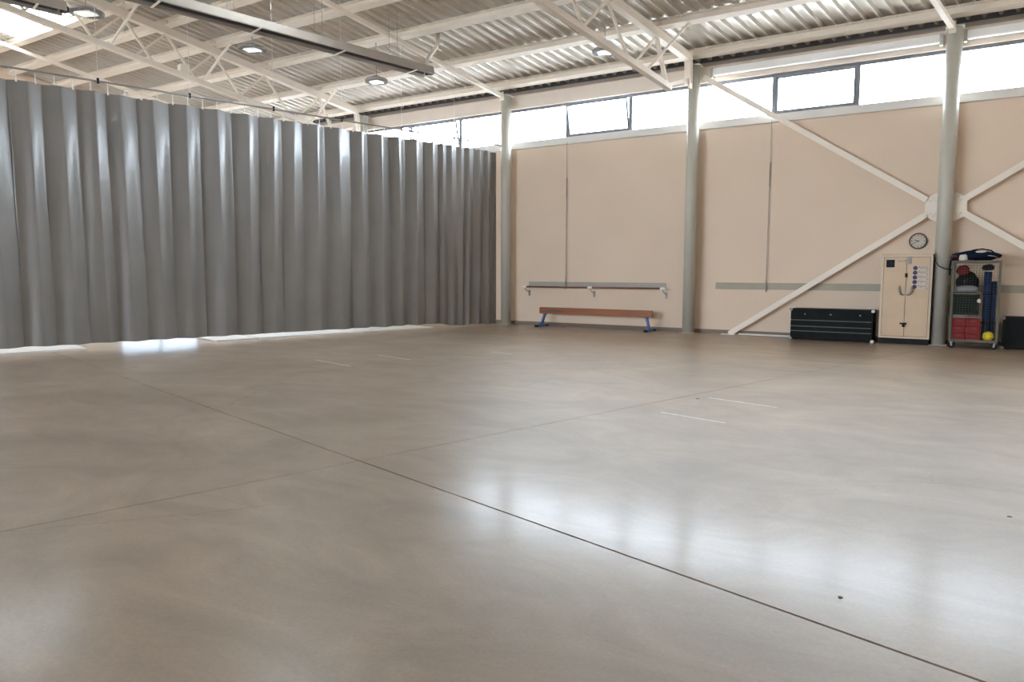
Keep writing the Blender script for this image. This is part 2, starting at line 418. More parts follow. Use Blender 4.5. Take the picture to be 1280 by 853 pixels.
bm = bmesh.new(); box(bm, FX0, FX1, BACK_Y - .2, BACK_Y - .14, FZ0, FZ0 + .06); box(bm, FX0, FX1, BACK_Y - .2, BACK_Y - .14, FZ1 - .06, FZ1)  # added opening behind the camera, a source of fill light
wf = struct(mesh_obj('window_40', bm, FRAME), 'large glazed opening added in the unseen opposite wall to let in light')
for k in range(8):
    a = FX0 + (FX1 - FX0) * k / 8; b = FX0 + (FX1 - FX0) * (k + 1) / 8
    mesh_obj('pane', B(a + .03, b - .03, BACK_Y - .175, BACK_Y - .165, FZ0 + .06, FZ1 - .06), GLASS, wf)
    mesh_obj('mullion', B(a - .03, a + .03, BACK_Y - .21, BACK_Y - .13, FZ0, FZ1), FRAME, wf)

# ------------------------------------------------------------------ roof deck (trapezoidal sheet, ribs along the trusses)
PITCH = .294
ROW_A = (9.93, 11.17, [(-25.2, -21.85), (-14.0, -10.65), (-2.8, .55), (4.6, 7.9)])      # y0, y1, X ranges at the lower edge
ROW_A2 = (8.53, 9.77, [(-25.55, -20.30)])
def sheared(x, y, y_ref): return x - (y_ref - y) * TX / TY
def deck(name, y_hi, y_lo, zf, holes, label=''):
    bm = bmesh.new()
    xa, xb = from_tn(TN_LEFT, y_hi) - .4, from_tn(TN_RIGHT, y_hi) + .4
    prof = []
    x = xa
    while x < xb:
        prof += [(x, .075, 0), (x + .195, .075, 0), (x + .222, 0, 1), (x + .268, 0, 1)]; x += PITCH
    rows = [y_hi]
    for y0, y1, _ in holes: rows += [y1, y0]
    rows.append(y_lo)
    cut = {2 * k + 1: h for k, h in enumerate(holes)}
    grid = [[bm.verts.new((sheared(px, y, y_hi), y, zf(y) + dz)) for px, dz, _ in prof] for y in rows]
    for j in range(len(rows) - 1):
        for i in range(len(prof) - 1):
            if j in cut:
                xm = sheared((prof[i][0] + prof[i + 1][0]) / 2, cut[j][1], y_hi)
                if any(a <= xm <= b for a, b in cut[j][2]): continue
            bm.faces.new((grid[j][i], grid[j + 1][i], grid[j + 1][i + 1], grid[j][i + 1]))
    return struct(mesh_obj(name, bm, DECK), label)
DZ = .20
deck('ceiling', WALL_Y + .80, RIDGE_Y, lambda y: zpl(y) + DZ, [ROW_A, ROW_A2], 'ribbed white roof sheet over the purlins')
deck('ceiling', RIDGE_Y, BACK_Y - .5, lambda y: zpl(y) + DZ, [], 'ribbed white roof sheet of the far roof slope')
nwin = 10
for y0, y1, xs in (ROW_A, ROW_A2):
    for k, (a, b) in enumerate(xs):
        a2, b2 = a - .17, b + .17
        zc = lambda y: zpl(y) + DZ
        c = [(a2, y1 + .02), (b2, y1 + .02), (sheared(b2, y0 - .02, y1), y0 - .02), (sheared(a2, y0 - .02, y1), y0 - .02)]
        bm = bmesh.new()
        for i in range(4):
            p, q = c[i], c[(i + 1) % 4]
            bar(bm, (*p, zc(p[1]) + .16), (*q, zc(q[1]) + .16), .05, .3, ends=(.02, .02))
        s = struct(mesh_obj('window_%d' % nwin, bm, TRIMW), 'roof skylight between two purlins'); nwin += 1
        bm = bmesh.new()
        va = [bm.verts.new((p[0], p[1], zc(p[1]) + .26)) for p in c]; vb = [bm.verts.new((p[0], p[1], zc(p[1]) + .275)) for p in c]
        bm.faces.new(va[::-1]); bm.faces.new(vb)
        for i in range(4): bm.faces.new((va[i], va[(i + 1) % 4], vb[(i + 1) % 4], vb[i]))
        mesh_obj('pane', bm, SKYGL, s)
    cx = sum(sheared((a + b) / 2, (y0 + y1) / 2, y1) for a, b in xs) / len(xs); cy = (y0 + y1) / 2
    portal('skylight_portal', (cx, cy, zpl(cy) + DZ + .5), (0, 0, -1), xs[-1][1] - xs[0][0] + .6, 1.6)

# ------------------------------------------------------------------ purlins
ORD = ['first', 'second', 'third', 'fourth', 'fifth', 'sixth', 'seventh', 'eighth', 'ninth', 'tenth', 'eleventh']
nrm = Vector((0, SLOPE, 1)).normalized()          # roof normal; purlin webs stand along it
along = Vector((0, -1, SLOPE)).normalized()
def purlin(y, sgn=1):
    xa, xb = from_tn(TN_LEFT, y) + .02, from_tn(TN_RIGHT, y) - .02
    n = Vector((0, nrm.y * sgn, nrm.z)); a = Vector((0, along.y, along.z * sgn))
    base = Vector((0, y, zpl(y))); bm = bmesh.new()
    hw, th, H = .10, .012, .19
    prof = [(-hw, 0), (hw, 0), (hw, th), (.005, th), (.005, H - th), (hw, H - th), (hw, H), (-hw, H), (-hw, H - th), (-.005, H - th), (-.005, th), (-hw, th)]
    A = [bm.verts.new(base + a * u + n * v + Vector((xa, 0, 0))) for u, v in prof]
    C = [bm.verts.new(base + a * u + n * v + Vector((xb, 0, 0))) for u, v in prof]
    k = len(prof)
    for i in range(k): bm.faces.new((A[i], A[(i + 1) % k], C[(i + 1) % k], C[i]))
    bm.faces.new(A[::-1]); bm.faces.new(C)
    bmesh.ops.recalc_face_normals(bm, faces=bm.faces)
    o = mesh_obj('roof_purlin', bm, STEEL)
    bm = bmesh.new(); x = from_tn(TN_LEFT, WALL_Y + .8) - .4 + .245; x = sheared(x, y, WALL_Y + .8)
    p = base + a * .085 + n * (H - .022)
    while x < xb:                          # small white blocks at each rib of the roof sheet along the top flange
        if x > xa: box(bm, x - .016, x + .016, p.y - .014, p.y + .012, p.z - .01, p.z + .014)
        x += PITCH
    mesh_obj('sheet_rib_dots', bm, BLINDW, o)['kind'] = 'stuff'
    return o
for i, y in enumerate(PURLIN_Y):
    tag(purlin(y), 'cream steel roof purlin, %s one counted from the window wall' % ORD[i], 'beam', 'roof purlins')

# ------------------------------------------------------------------ columns
def column(x, top, label):
    c = empty('column', (x, COLM_Y, 0), label, 'column', 'round columns along the window wall')
    mesh_obj('shaft', lathe(bmesh.new(), [(.15, .012), (.15, top)], 28), COLP, c, smooth=False)
    for p in c.children[0].data.polygons: p.use_smooth = len(p.vertices) == 4
    mesh_obj('base_plate', B(-.17, .17, -.17, .17, 0, .012), COLP, c)
    mesh_obj('head_plate', B(-.17, .17, -.17, .17, top, top + .02), COLP, c)
    return c
COL_LAB = {-23.30: 'round grey column hidden behind the curtain, far left', -17.73: 'round grey column showing only its head above the curtain', -12.06: 'round grey column beside the end of the curtain',
           -6.45: 'round grey column standing between the wooden balance beam and the black box', -.88: 'round grey column between the cream cabinet and the wire trolley',
           4.70: 'round grey column right of the wire trolley, outside the picture', 10.28: 'round grey column at the far right end, outside the picture'}
for x in COLUMN_X:
    column(x, 6.62 if x not in (-17.73, -6.45, 4.70) else 6.66, COL_LAB[x])

# ------------------------------------------------------------------ trusses on every second column
def tp(cx, s, dz):
    y = COLM_Y - TY * s
    return Vector((cx - TX * s, y, zpl(y) + dz))
def truss(cx, label):
    t = empty('roof_truss', (cx, COLM_Y, 0), label, 'truss', 'roof trusses')
    off = Vector((cx, COLM_Y, 0))
    P = lambda s, dz: tp(cx, s, dz) - off
    SE = 15.4
    mesh_obj('upper_chord', bar(bmesh.new(), P(.26, -.11), P(SE, -.11), .17, .19, up=nrm), STEEL, t)
    mesh_obj('lower_chord', bar(bmesh.new(), P(1.02, -1.12), P(SE, -1.12), .14, .14, up=nrm), STEEL, t)
    mesh_obj('end_strut', bar(bmesh.new(), P(1.1, -1.08), P(.27, -.64), .08, .08), STEEL, t)
    # gusset at the column head
    bm = bmesh.new(); box(bm, -.012, .012, -.34, -.13, 6.08, 6.72); mesh_obj('gusset_plate', bm, STEEL, t)
    mesh_obj('end_plate', bar(bmesh.new(), P(.245, -.74), P(.275, .0), .03, .2, up=(1, 0, 0)), STEEL, t)
    for k, y in enumerate(PURLIN_Y[1:9]):
        s = (COLM_Y - y) / TY
        a = P(s, -.18)
        mesh_obj('web_member', bar(bmesh.new(), a, P(s + .78, -1.06), .055, .055), STEEL, t)
        d = .72 if k else .42
        mesh_obj('web_member', bar(bmesh.new(), a, P(s - d, -1.06), .055 if k else .10, .055), STEEL, t)
        mesh_obj('bolt_stub', tube(bmesh.new(), [P(s, -.02) + Vector((.1, 0, 0)), P(s, .16) + Vector((.1, 0, 0))], .02, 6), TRIMW, t)
        if k in (0, 2, 4):          # fly brace from the purlin flange to the lower chord
            q = P(s, .0) + Vector((.78, 0, 0))
            mesh_obj('fly_brace', bar(bmesh.new(), q, P(s + .32, -1.05), .055, .055), STEEL, t)
            mesh_obj('cleat', bar(bmesh.new(), q + Vector((0, 0, -.05)), q + Vector((0, 0, .03)), .07, .05), STEEL, t)
    return t
t1 = truss(-17.73, 'lattice roof truss over the grey curtain, upper left')
t2 = truss(-6.45, 'lattice roof truss ending at the middle column, top centre')
truss(4.70, 'lattice roof truss at the far right, outside the picture')
def tie(cx, label):
    t = empty('roof_tie', (cx, COLM_Y, 0), label, 'tie beam', 'square roof tie tubes')
    off = Vector((cx, COLM_Y, 0)); P = lambda s, dz: tp(cx, s, dz) - off
    mesh_obj('tube', bar(bmesh.new(), P(.22, -.30), P(15.4, -.075), .10, .10, up=nrm), STEEL, t)
    mesh_obj('end_plate', bar(bmesh.new(), P(.17, -.42), P(.20, -.19), .03, .14, up=(1, 0, 0)), STEEL, t)
tie(-23.30, 'thin square roof tie at far left, above the curtain rail')
tie(-12.06, 'thin square roof tie running down to the column beside the curtain end')
tie(-.88, 'thin square roof tie meeting the column between cabinet and trolley')
tie(10.28, 'thin square roof tie at the far right, outside the picture')
# small junction box on the left truss
jb = mesh_obj('junction_box', B(-.13, .13, -.12, .12, -.12, .12, bev=.01), STEEL, loc=tuple(tp(-17.73, 5.75, -.95)))
jb.rotation_euler = (0, 0, -math.atan2(TX, TY)); tag(jb, 'small cream junction box on the lower chord of the left truss', 'box')

# ------------------------------------------------------------------ cross bracing of the right bay
GX, GZ, GY = -.88, 2.965, 18.47
br = empty('cross_brace', (GX, GY, 0), 'cream diagonal cross bracing with a bolted plate behind the right column', 'bracing')
mesh_obj('gusset_plate', prism(bmesh.new(), [(-.39, -.19), (-.19, -.30), (.19, -.30), (.39, -.19), (.39, .17), (.2, .29), (-.2, .29), (-.39, .17)], -.008, .008), STEEL, br)
g = br.children[0]; g.rotation_euler = (R(90), 0, 0); g.location = (0, -.02, GZ)
for sx, sz, ex, ez in ((-1, 1, -5.37, 6.40), (-1, -1, -4.55, .02), (1, 1, 5.37, 6.40), (1, -1, 4.55, .02)):
    d = Vector((ex - sx * .0, 0, ez - GZ)).normalized()
    a = Vector((sx * .36, -.045, GZ + sz * .16)); b_ = Vector((ex, -.045, ez))
    bm = bmesh.new(); bar(bm, a, b_, .05, .125, up=(0, 0, 1)); bar(bm, a + Vector((0, .0, 0)), b_, .062, .03, up=(0, 0, 1))
    mesh_obj('brace_arm', bm, STEEL, br)
boltm = None
for sx in (-1, 1):
    for sz in (-1, 1):
        for k in range(3):
            p = (sx * (.28 - k * .045), -.04, GZ + sz * (.14 + (k % 2) * .06))
            if boltm is None:
                boltm = mesh_obj('bolt', lathe(bmesh.new(), [(.018, 0), (.018, .014), (.009, .02)], 6, 'Y'), STEEL, br, loc=p)
            else: inst('bolt', boltm, br, p)
mesh_obj('foot_plate', B(-4.75, -4.4, -.12, .06, 0, .012), STEEL, br)
mesh_obj('foot_plate', B(4.4, 4.75, -.12, .06, 0, .012), STEEL, br)

# ------------------------------------------------------------------ blind boxes
for x0, x1, lab in ((-6.03, -1.16, 'long white blind box over the window left of the right column'), (-.66, 4.45, 'long white blind box over the window at the right edge')):
    b_ = empty('blind_box', ((x0 + x1) / 2, 18.5, 6.5), lab, 'blind', 'white blind boxes'); L_ = (x1 - x0) / 2
    mesh_obj('cassette', B(-L_, L_, -.055, .085, -.09, .085, bev=.012), BLINDW, b_)
    mesh_obj('lower_lip', B(-L_, L_, -.075, -.055, -.085, -.03, bev=.006), BLINDW, b_)
    for s in (-1, 1): mesh_obj('end_bracket', B(s * L_ - .03 + s * .03, s * L_ + .03 + s * .03, -.06, .085, -.14, .1), COLP, b_)

# ------------------------------------------------------------------ window opener rods
for x, lab in ((-10.18, 'thin window opener rod hanging above the barre'), (-4.60, 'thin window opener rod right of the middle column')):
    r_ = empty('window_opener_rod', (x, 18.53, 0), lab, 'rod', 'window opener rods')
    mesh_obj('upper_rod', tube(bmesh.new(), [(0, .03, 5.2), (0, .03, 4.15)], .005, 6), GREYM, r_)
    mesh_obj('coupling', tube(bmesh.new(), [(0, .03, 4.2), (0, .03, 3.62)], .014, 8), GREYM, r_)
    mesh_obj('lower_rod', tube(bmesh.new(), [(0, .03, 3.65), (0, .02, 1.32)], .009, 6), GREYM, r_)
    mesh_obj('crank_sleeve', tube(bmesh.new(), [(0, .02, 1.36), (0, .015, 1.08)], .014, 8), GREYM, r_)

# ------------------------------------------------------------------ curtain on its rail
S0, S1 = -3.0, 14.34
ZT, ZH = 5.035, .125
HOOK = .305
fold_x = []; s = S0
rnd = random.Random(11)
# pleat boundaries: each fold has a broad face and a narrower return, closer together towards the wall
while s < S1 + 1:
    f = .61 if s < 9.5 else (.56 if s < 12.4 else .32)
    f *= rnd.uniform(.82, 1.18)
    fold_x.append((s, f, rnd.uniform(.8, 1.15), rnd.uniform(.42, .58), rnd.uniform(-.08, .08), rnd.uniform(0, 6.28)))
    s += f
def fold_disp(s, z):
    h = (ZT - z) / (ZT - ZH)
    s = s + .10 * h * math.sin(s * .9 + 1) * .45 + .012 * math.sin(2.2 * h + s * 3.1)
    k = 0
    lo, hi = 0, len(fold_x) - 1
    while lo < hi:
        md = (lo + hi + 1) // 2
        if fold_x[md][0] <= s: lo = md
        else: hi = md - 1
    a, f, amp, cut, lean, ph = fold_x[lo]
    u = min(1, max(0, (s - a) / f))
    cut = cut + lean * h
    e = .5 - .5 * math.cos(math.pi * u / cut) if u < cut else .5 + .5 * math.cos(math.pi * (u - cut) / (1 - cut))
    e = e * .35 + .65 * (u / cut if u < cut else (1 - u) / (1 - cut))
    A = f * .28 * amp * (.8 + .2 * min(1, h * 4)) * (1 - .15 * h)
    w = .012 * math.sin(s * 19 + ph + 3 * h) * min(1, h * 3) + .02 * math.sin(s * 7.3 + h * 4 + ph) * h
    return A * (e - .5) + w * .6
bm = bmesh.new(); NS, NZ = 1500, 26
grid = []
for j in range(NZ + 1):
    h = j / NZ; row = []
    for i in range(NS + 1):
        s = S0 + (S1 - S0) * i / NS
        sag = .008 * abs(math.sin(math.pi * (s - S0) / HOOK)) ** 1.5
        ztop = ZT - sag; zb = ZH + .004 * math.sin(s * 5.1) + .003 * math.sin(s * 11.7)
        if s > 12.4: zb -= .085 * min(1, (s - 12.4) / .5)
        z = ztop + (zb - ztop) * h
        d = fold_disp(s, z)
        x, y = st(s, TN_CURTAIN + d)
        row.append(bm.verts.new((x, y, z)))
    grid.append(row)
for j in range(NZ):
    for i in range(NS):
        bm.faces.new((grid[j][i], grid[j + 1][i], grid[j + 1][i + 1], grid[j][i + 1]))
cx0, cy0 = st(6.0, TN_CURTAIN)
curtain = empty('divider_curtain', (cx0, cy0, 0), 'tall grey vinyl dividing curtain hanging in vertical folds across the hall', 'curtain')
sheet = mesh_obj('curtain_sheet', bm, CURT, smooth=True); sheet.parent = curtain; sheet.location = (-cx0, -cy0, 0)
# narrow end panel gathered behind the leading edge
bm = bmesh.new(); g2 = []
for j in range(14):
    z = ZT - .01 + (.03 - ZT) * j / 13
    g2.append([bm.verts.new((*st(14.20 + .42 * k / 18, TN_CURTAIN - .11 + .03 * math.sin(k * 1.5)), z)) for k in range(19)])
for j in range(13):
    for k in range(18): bm.faces.new((g2[j][k], g2[j + 1][k], g2[j + 1][k + 1], g2[j][k + 1]))
e_ = mesh_obj('end_panel', bm, CURT, smooth=True); e_.parent = curtain; e_.location = (-cx0, -cy0, 0)
first = None; s = S0 + HOOK * .5; ns = int((S1 - S0) / HOOK)
for k in range(ns + 1):
    s = S0 + HOOK * k
    x, y = st(s, TN_CURTAIN); d = fold_disp(s, ZT) * .5
    p = (x - cx0, y - cy0, 0)
    if first is None:
        bm = bmesh.new(); tube(bm, [(0, 0, 5.215), (0, 0, 5.06)], .008, 6); box(bm, -.012, .012, -.012, .012, 5.005, 5.075)
        first = mesh_obj('hanger', bm, TRIMW, curtain, loc=p)
    else: inst('hanger', first, curtain, p)
rail = empty('curtain_rail', (cx0, cy0, 5.24), 'thin steel curtain rail hung on wires above the grey curtain', 'rail')
a, b_ = st(S0 - .3, TN_CURTAIN), st(15.05, TN_CURTAIN)
mesh_obj('tube', tube(bmesh.new(), [(a[0] - cx0, a[1] - cy0, 0), (b_[0] - cx0, b_[1] - cy0, 0)], .019, 8), GREYM, rail)
for s in (-1.1, .65, 2.4, 4.15, 5.89, 7.75, 9.5, 11.25, 13.0):
    x, y = st(s, TN_CURTAIN)
    mesh_obj('suspension_wire', tube(bmesh.new(), [(x - cx0, y - cy0, .03), (x - cx0, y - cy0, zpl(y) + DZ - 5.24)], .005, 5), TRIMW, rail)
    mesh_obj('wire_clamp', tube(bmesh.new(), [(x - cx0, y - cy0, -.04), (x - cx0, y - cy0, .06)], .024, 8), DARK, rail)
x, y = st(14.75, TN_CURTAIN)
mesh_obj('wall_arm', bar(bmesh.new(), (x - cx0 - .05, y - cy0 - .1, .0), (x - cx0 + .12, WALL_Y - .04 - cy0, .0), .04, .05), TRIMW, rail)
# white boards lying on the floor just behind the curtain, seen under the hem
for s0, s1, lab in ((-2.5, 3.75, 'low white board on the floor behind the curtain hem at far left'), (6.3, 7.24, 'short white board on the floor behind the hem, right of the bright gap'),
                    (7.29, 10.12, 'long white board on the floor behind the hem, second from the window wall'), (10.2, 12.3, 'white board on the floor behind the hem, nearest the window wall')):
    x0, y0 = st((s0 + s1) / 2, -17.0); L_ = (s1 - s0) / 2
    r_ = empty('white_board', (x0, y0, 0), lab, 'board', 'white boards behind the curtain')
    r_.rotation_euler = (0, 0, math.atan2(TY, TX))
    mesh_obj('panel', B(-L_, L_, -.6, .6, .004, .03, bev=.004), WHITE, r_)
    mesh_obj('edge_trim', B(-L_, L_, -.61, -.6, .0, .032), WHITE, r_)

# ------------------------------------------------------------------ radiant heaters
def heater(s0, s1, tn, z0, z1, label, flue=False):
    x, y = st(s1, tn); h = empty('radiant_heater', (x, y, z1), label, 'heater', 'radiant heaters')
    def Q(s, o, dz):
        k = (s - s0) / (s1 - s0); a = st(s, tn + o); return Vector((a[0] - x, a[1] - y, z0 + (z1 - z0) * k + dz - z1))
    def strip(bm, prof, sa, sb):
        A = [bm.verts.new(Q(sa, *p)) for p in prof]; C = [bm.verts.new(Q(sb, *p)) for p in prof]
        for i in range(len(prof)): j = (i + 1) % len(prof); bm.faces.new((A[i], A[j], C[j], C[i]))
        bm.faces.new(A[::-1]); bm.faces.new(C); bmesh.ops.recalc_face_normals(bm, faces=bm.faces)
        return bm
    hood = [(-.25, 0), (-.25, .02), (-.2, .2), (.2, .2), (.25, .02), (.25, 0), (.2, 0), (.17, .17), (-.17, .17), (-.2, 0)]
    mesh_obj('hood', strip(bmesh.new(), hood, s0, s1), HEATB, h)
    for o in (-.09, .09):
        mesh_obj('radiant_tube', tube(bmesh.new(), [Q(s0, o, .085), Q(s1 - .12, o, .085)], .05, 10), HEATD, h)
    mesh_obj('reflector', strip(bmesh.new(), [(-.16, .168), (-.165, .15), (.165, .15), (.16, .168)], s0, s1 - .02), HEATD, h)
    sp = s1 - .55
    while sp > s0 + .3:
        mesh_obj('cross_strap', bar(bmesh.new(), Q(sp, -.25, -.006), Q(sp, .25, -.006), .05, .01), STEEL, h); sp -= 2.05
    sp = s1 - 1.1
    while sp > s0 + .3:
        for o in (-.18, .18):
            q = Q(sp, o, .19); yy = q.y + y
            mesh_obj('suspension_wire', tube(bmesh.new(), [q, Vector((q.x, q.y, zpl(yy) + DZ - z1))], .006, 5), GREYM, h)
        sp -= 2.05
    mesh_obj('burner_end', B(-.09, .09, -.06, .06, .02, .14, bev=.01), DARK, h)
    if flue:
        c = Q(s1 - .06, 0, .16)
        pts = [c, c + Vector((0, 0, .16)), c + Vector((.02, .02, .28)), c + Vector((.10, .1, .43)), c + Vector((.19, .18, .60)), c + Vector((.21, .2, .72)), c + Vector((.21, .2, 1.0))]
        mesh_obj('flue_pipe', tube(bmesh.new(), pts, .052, 12), FLUE, h, smooth=True)
        mesh_obj('flue_collar', tube(bmesh.new(), [c - Vector((0, 0, .05)), c + Vector((0, 0, .06))], .062, 12), DARK, h)
    return h
heater(-4.0, 11.85, -15.9, 7.10, 6.63, 'long dark radiant strip heater hung across the top left, flue pipe at its end', True)
heater(-3.0, 4.24, -19.0, 7.45, 7.20, 'second radiant heater at the top left corner near the skylight')

# ------------------------------------------------------------------ high-bay lamps
def lamp(loc, diam, ztop, label, on):
    l_ = empty('high_bay_lamp', loc, label, 'lamp', 'round high-bay lamps'); k = diam / .8
    mesh_obj('housing', lathe(bmesh.new(), [(.08, .13), (.14, .10), (.34, .05), (.40, .02), (.40, -.02), (.37, -.035), (.30, -.02)], 36, 'Z', sx=k, sy=k), LAMPG, l_, smooth=False)
    fin = None
    for i in range(36):
        a = i * math.pi / 18
        if fin is None: fin = mesh_obj('cooling_fin', B(.26 * k, .395 * k, -.006, .006, -.05, -.02), LAMPG, l_)
        else: inst('cooling_fin', fin, l_, rot=(0, 0, a))
    d = mesh_obj('diffuser', B(-.22 * k, .22 * k, -.17 * k, .17 * k, -.055, -.02, bev=.01), LAMPON if on else LAMPE, l_)
    d.rotation_euler = (0, 0, R(20))
    mesh_obj('hanging_rod', tube(bmesh.new(), [(0, 0, .12), (0, 0, ztop - loc[2])], .009, 6), GREYM, l_)
    mesh_obj('hook', tube(bmesh.new(), [(.0, 0, ztop - loc[2] - .14), (.0, 0, ztop - loc[2])], .02, 8), GALV, l_)
    return l_
lamp((-19.61, 10.38, 8.10), .84, zpl(10.38) + .2, 'large round high-bay lamp at the top left beside the skylight', False)
lamp((-17.19, 13.52, 7.60), .74, zpl(13.55), 'round high-bay lamp just below the long heater', False)
lamp((-13.99, 14.95, 6.62), .60, zpl(15.0), 'small bright high-bay lamp below the end of the heater', True)
lamp((-8.02, 16.45, 6.82), .60, zpl(16.6) + .15, 'high-bay lamp half hidden behind the lower chord of the centre truss', True)

# ------------------------------------------------------------------ wall strips, barre and balance beam
ws = mesh_obj('wall_strip', B(-11.44, -7.18, WALL_Y - .012, WALL_Y, 1.145, 1.275), STRIPG)
tag(ws, 'pale grey strip on the wall behind the wooden barre', 'wall strip', 'grey wall strips')
ws = mesh_obj('wall_strip', B(-5.86, 9.0, WALL_Y - .012, WALL_Y, 1.135, 1.30), STRIPG2)
tag(ws, 'grey-green strip along the wall behind the cabinet and trolley', 'wall strip', 'grey wall strips')
ba = empty('barre', (-9.31, 18.36, 1.13), 'dark wooden barre on white wall brackets above the balance beam', 'barre')
mesh_obj('rail', tube(bmesh.new(), [(-2.1, 0, 0), (2.1, 0, 0)], .023, 12), BARREM, ba, smooth=True)
for x in (-2.13, 0, 2.12):
    br_ = mesh_obj('bracket', tube(bmesh.new(), [(x, 0, -.02), (x + .0, .04, -.08), (x + .01, .12, -.13), (x + .02, .2, -.15), (x + .02, .235, -.2)], .011, 6), GREYM, ba)
    c_ = mesh_obj('clamp', B(x - .07, x + .07, -.03, .03, -.028, .03, bev=.008), WHITE, br_)
    f_ = mesh_obj('wall_foot', B(x - .01, x + .05, .225, .24, -.27, -.1), GREYM, br_)
bb = empty('balance_beam', (-9.08, 18.15, 0), 'low wooden balance beam on blue metal legs in front of the wall', 'balance beam')
mesh_obj('beam', B(-1.71, 1.71, -.05, .05, .375, .555, bev=.012), WOOD, bb)
mesh_obj('printed_plate', B(-1.50, -.95, -.053, -.05, .43, .49), BROWN, bb, )
for s in (-1, 1):
    xt, xb = (-1.54, -1.66) if s < 0 else (1.54, 1.64)
    lg = mesh_obj('leg', bar(bmesh.new(), (xt, 0, .385), (xb, 0, .04), .055, .07, up=(0, 1, 0)), BLUE, bb)
    mesh_obj('foot', B(xb - .04, xb + .04, -.30, .30, .012, .055, bev=.008), BLUE, lg)
    mesh_obj('diagonal_stay', bar(bmesh.new(), (xb - s * .02, -.2, .05), ((xt + xb) / 2, 0, .2), .02, .02), BLUE, lg)
    mesh_obj('rubber_cap', B(xb - .045, xb + .045, -.31, -.25, 0, .06), DARK, lg); mesh_obj('rubber_cap', B(xb - .045, xb + .045, .25, .31, 0, .06), DARK, lg)
    mesh_obj('saddle', B(xt - .06, xt + .06, -.055, .055, .36, .378), BLUE, bb)

# white pole on the floor against the skirting
pl = mesh_obj('white_pole', tube(bmesh.new(), [(-5.2, 18.46, .022), (-3.9, 18.46, .022)], .02, 10), WHITE, smooth=False)
tag(pl, 'thin white pole lying on the floor beside the black box', 'pole')

# ------------------------------------------------------------------ black boxes
def black_box(x0, x1, y0, y1, h, label, group, bands=True):
    o = empty('black_equipment_box', ((x0 + x1) / 2, (y0 + y1) / 2, 0), label, 'box', group); a, d = (x1 - x0) / 2, (y1 - y0) / 2
    layers = [(0.015, .20), (.208, .312), (.32, .452), (.46, h)] if bands else [(.015, h)]
    for z0, z1 in layers: mesh_obj('section', B(-a, a, -d, d, z0, z1, bev=.006), BLACKB, o)
    if bands:
        for z in (.204, .316, .456): mesh_obj('grey_band', B(-a + .03, a - .03, -d - .006, -d + .004, z - .011, z + .011), GREYL, o)
        for x in (-a * .64, .0, a * .7): mesh_obj('rivet', lathe(bmesh.new(), [(.018, 0), (.018, .006), (.006, .012)], 8, 'Y', (x, -d, h - .12)), GREYM, o)
    for sx in (-1, 1):
        for z in (.03, h - .02):
            mesh_obj('metal_corner', B(sx * a - .035, sx * a + .035, -d - .01, -d + .05, z - .03, z + .03, bev=.008), GALV if sx > 0 else GREYM, o)
    for sx in (-1, 1):
        for sy in (-1, 1): mesh_obj('foot_pad', B(sx * (a - .1) - .04, sx * (a - .1) + .04, sy * (d - .08) - .03, sy * (d - .08) + .03, 0, .018), DARK, o)
black_box(-3.87, -2.13, 17.98, 18.52, .72, 'low black box with three thin grey bands left of the cream cabinet', 'black boxes')
black_box(.27, 2.0, 17.98, 18.52, .66, 'low black box at the right edge beside the wire trolley', 'black boxes', bands=False)

# ------------------------------------------------------------------ cream cabinet
CX0, CX1, CY0, CY1, CZ0, CZ1 = -2.02, -1.035, 18.08, 18.52, .125, 1.965
cb = empty('steel_cabinet', ((CX0 + CX1) / 2, CY0, 0), 'cream two-door steel cabinet with round blue stickers beside the right column', 'cabinet')
W2 = (CX1 - CX0) / 2; D_ = CY1 - CY0
mesh_obj('body', B(-W2, W2, .02, D_, CZ0, CZ1 - .02), BROWN, cb)  # dark brown puts the shade on the cabinet's side into its colour
mesh_obj('plinth', B(-W2 + .01, W2 - .01, .03, D_ - .02, 0, CZ0), DARK, cb)
mesh_obj('top_panel', B(-W2, W2, 0, D_, CZ1 - .02, CZ1, bev=.004), CREAM, cb)
bm = bmesh.new()
box(bm, -W2, -W2 + .045, 0, .04, CZ0, CZ1 - .02); box(bm, W2 - .045, W2, 0, .04, CZ0, CZ1 - .02)
box(bm, -W2 + .045, W2 - .045, 0, .04, CZ0, CZ0 + .04); box(bm, -W2 + .045, W2 - .045, 0, .04, CZ1 - .075, CZ1 - .02)
mesh_obj('door_frame', bm, CREAM2, cb)
doors = []
for s in (-1, 1):
    a, b_ = (-W2 + .052, -.004) if s < 0 else (.004, W2 - .052)
    d = mesh_obj('door', B(a, b_, .004, .026, CZ0 + .048, CZ1 - .082, bev=.004), CREAM, cb); doors.append(d)
# two bent handles forming a U, lock, latch
for s in (-1, 1):
    pts = [(s * .115, -.004, 1.265), (s * .122, -.03, 1.23), (s * .115, -.04, 1.16), (s * .085, -.035, 1.09), (s * .055, -.004, 1.07)]
    mesh_obj('handle', tube(bmesh.new(), pts, [.014, .024, .026, .02, .012], 8), GREYM, doors[0 if s < 0 else 1], smooth=True)
mesh_obj('lock_plate', B(-.05, .05, -.008, .004, 1.06, 1.10, bev=.003), GREYM, doors[0])
mesh_obj('keyhole_lock', B(-.025, .025, -.016, .004, 1.455, 1.545, bev=.006), DARK, doors[0])
lt = mesh_obj('latch', B(-.085, .05, -.02, .004, .435, .47, bev=.004), DARK, doors[0])
mesh_obj('padlock', B(-.035, .02, -.03, .002, .375, .437, bev=.006), DARK, doors[0])
mesh_obj('picture', B(-.40, -.235, .000, .0035, 1.67, 1.835), POSTER, doors[0])
mesh_obj('top_latch', B(.02, .085, -.02, .004, 1.74, 1.90, bev=.004), GREYM, doors[1])
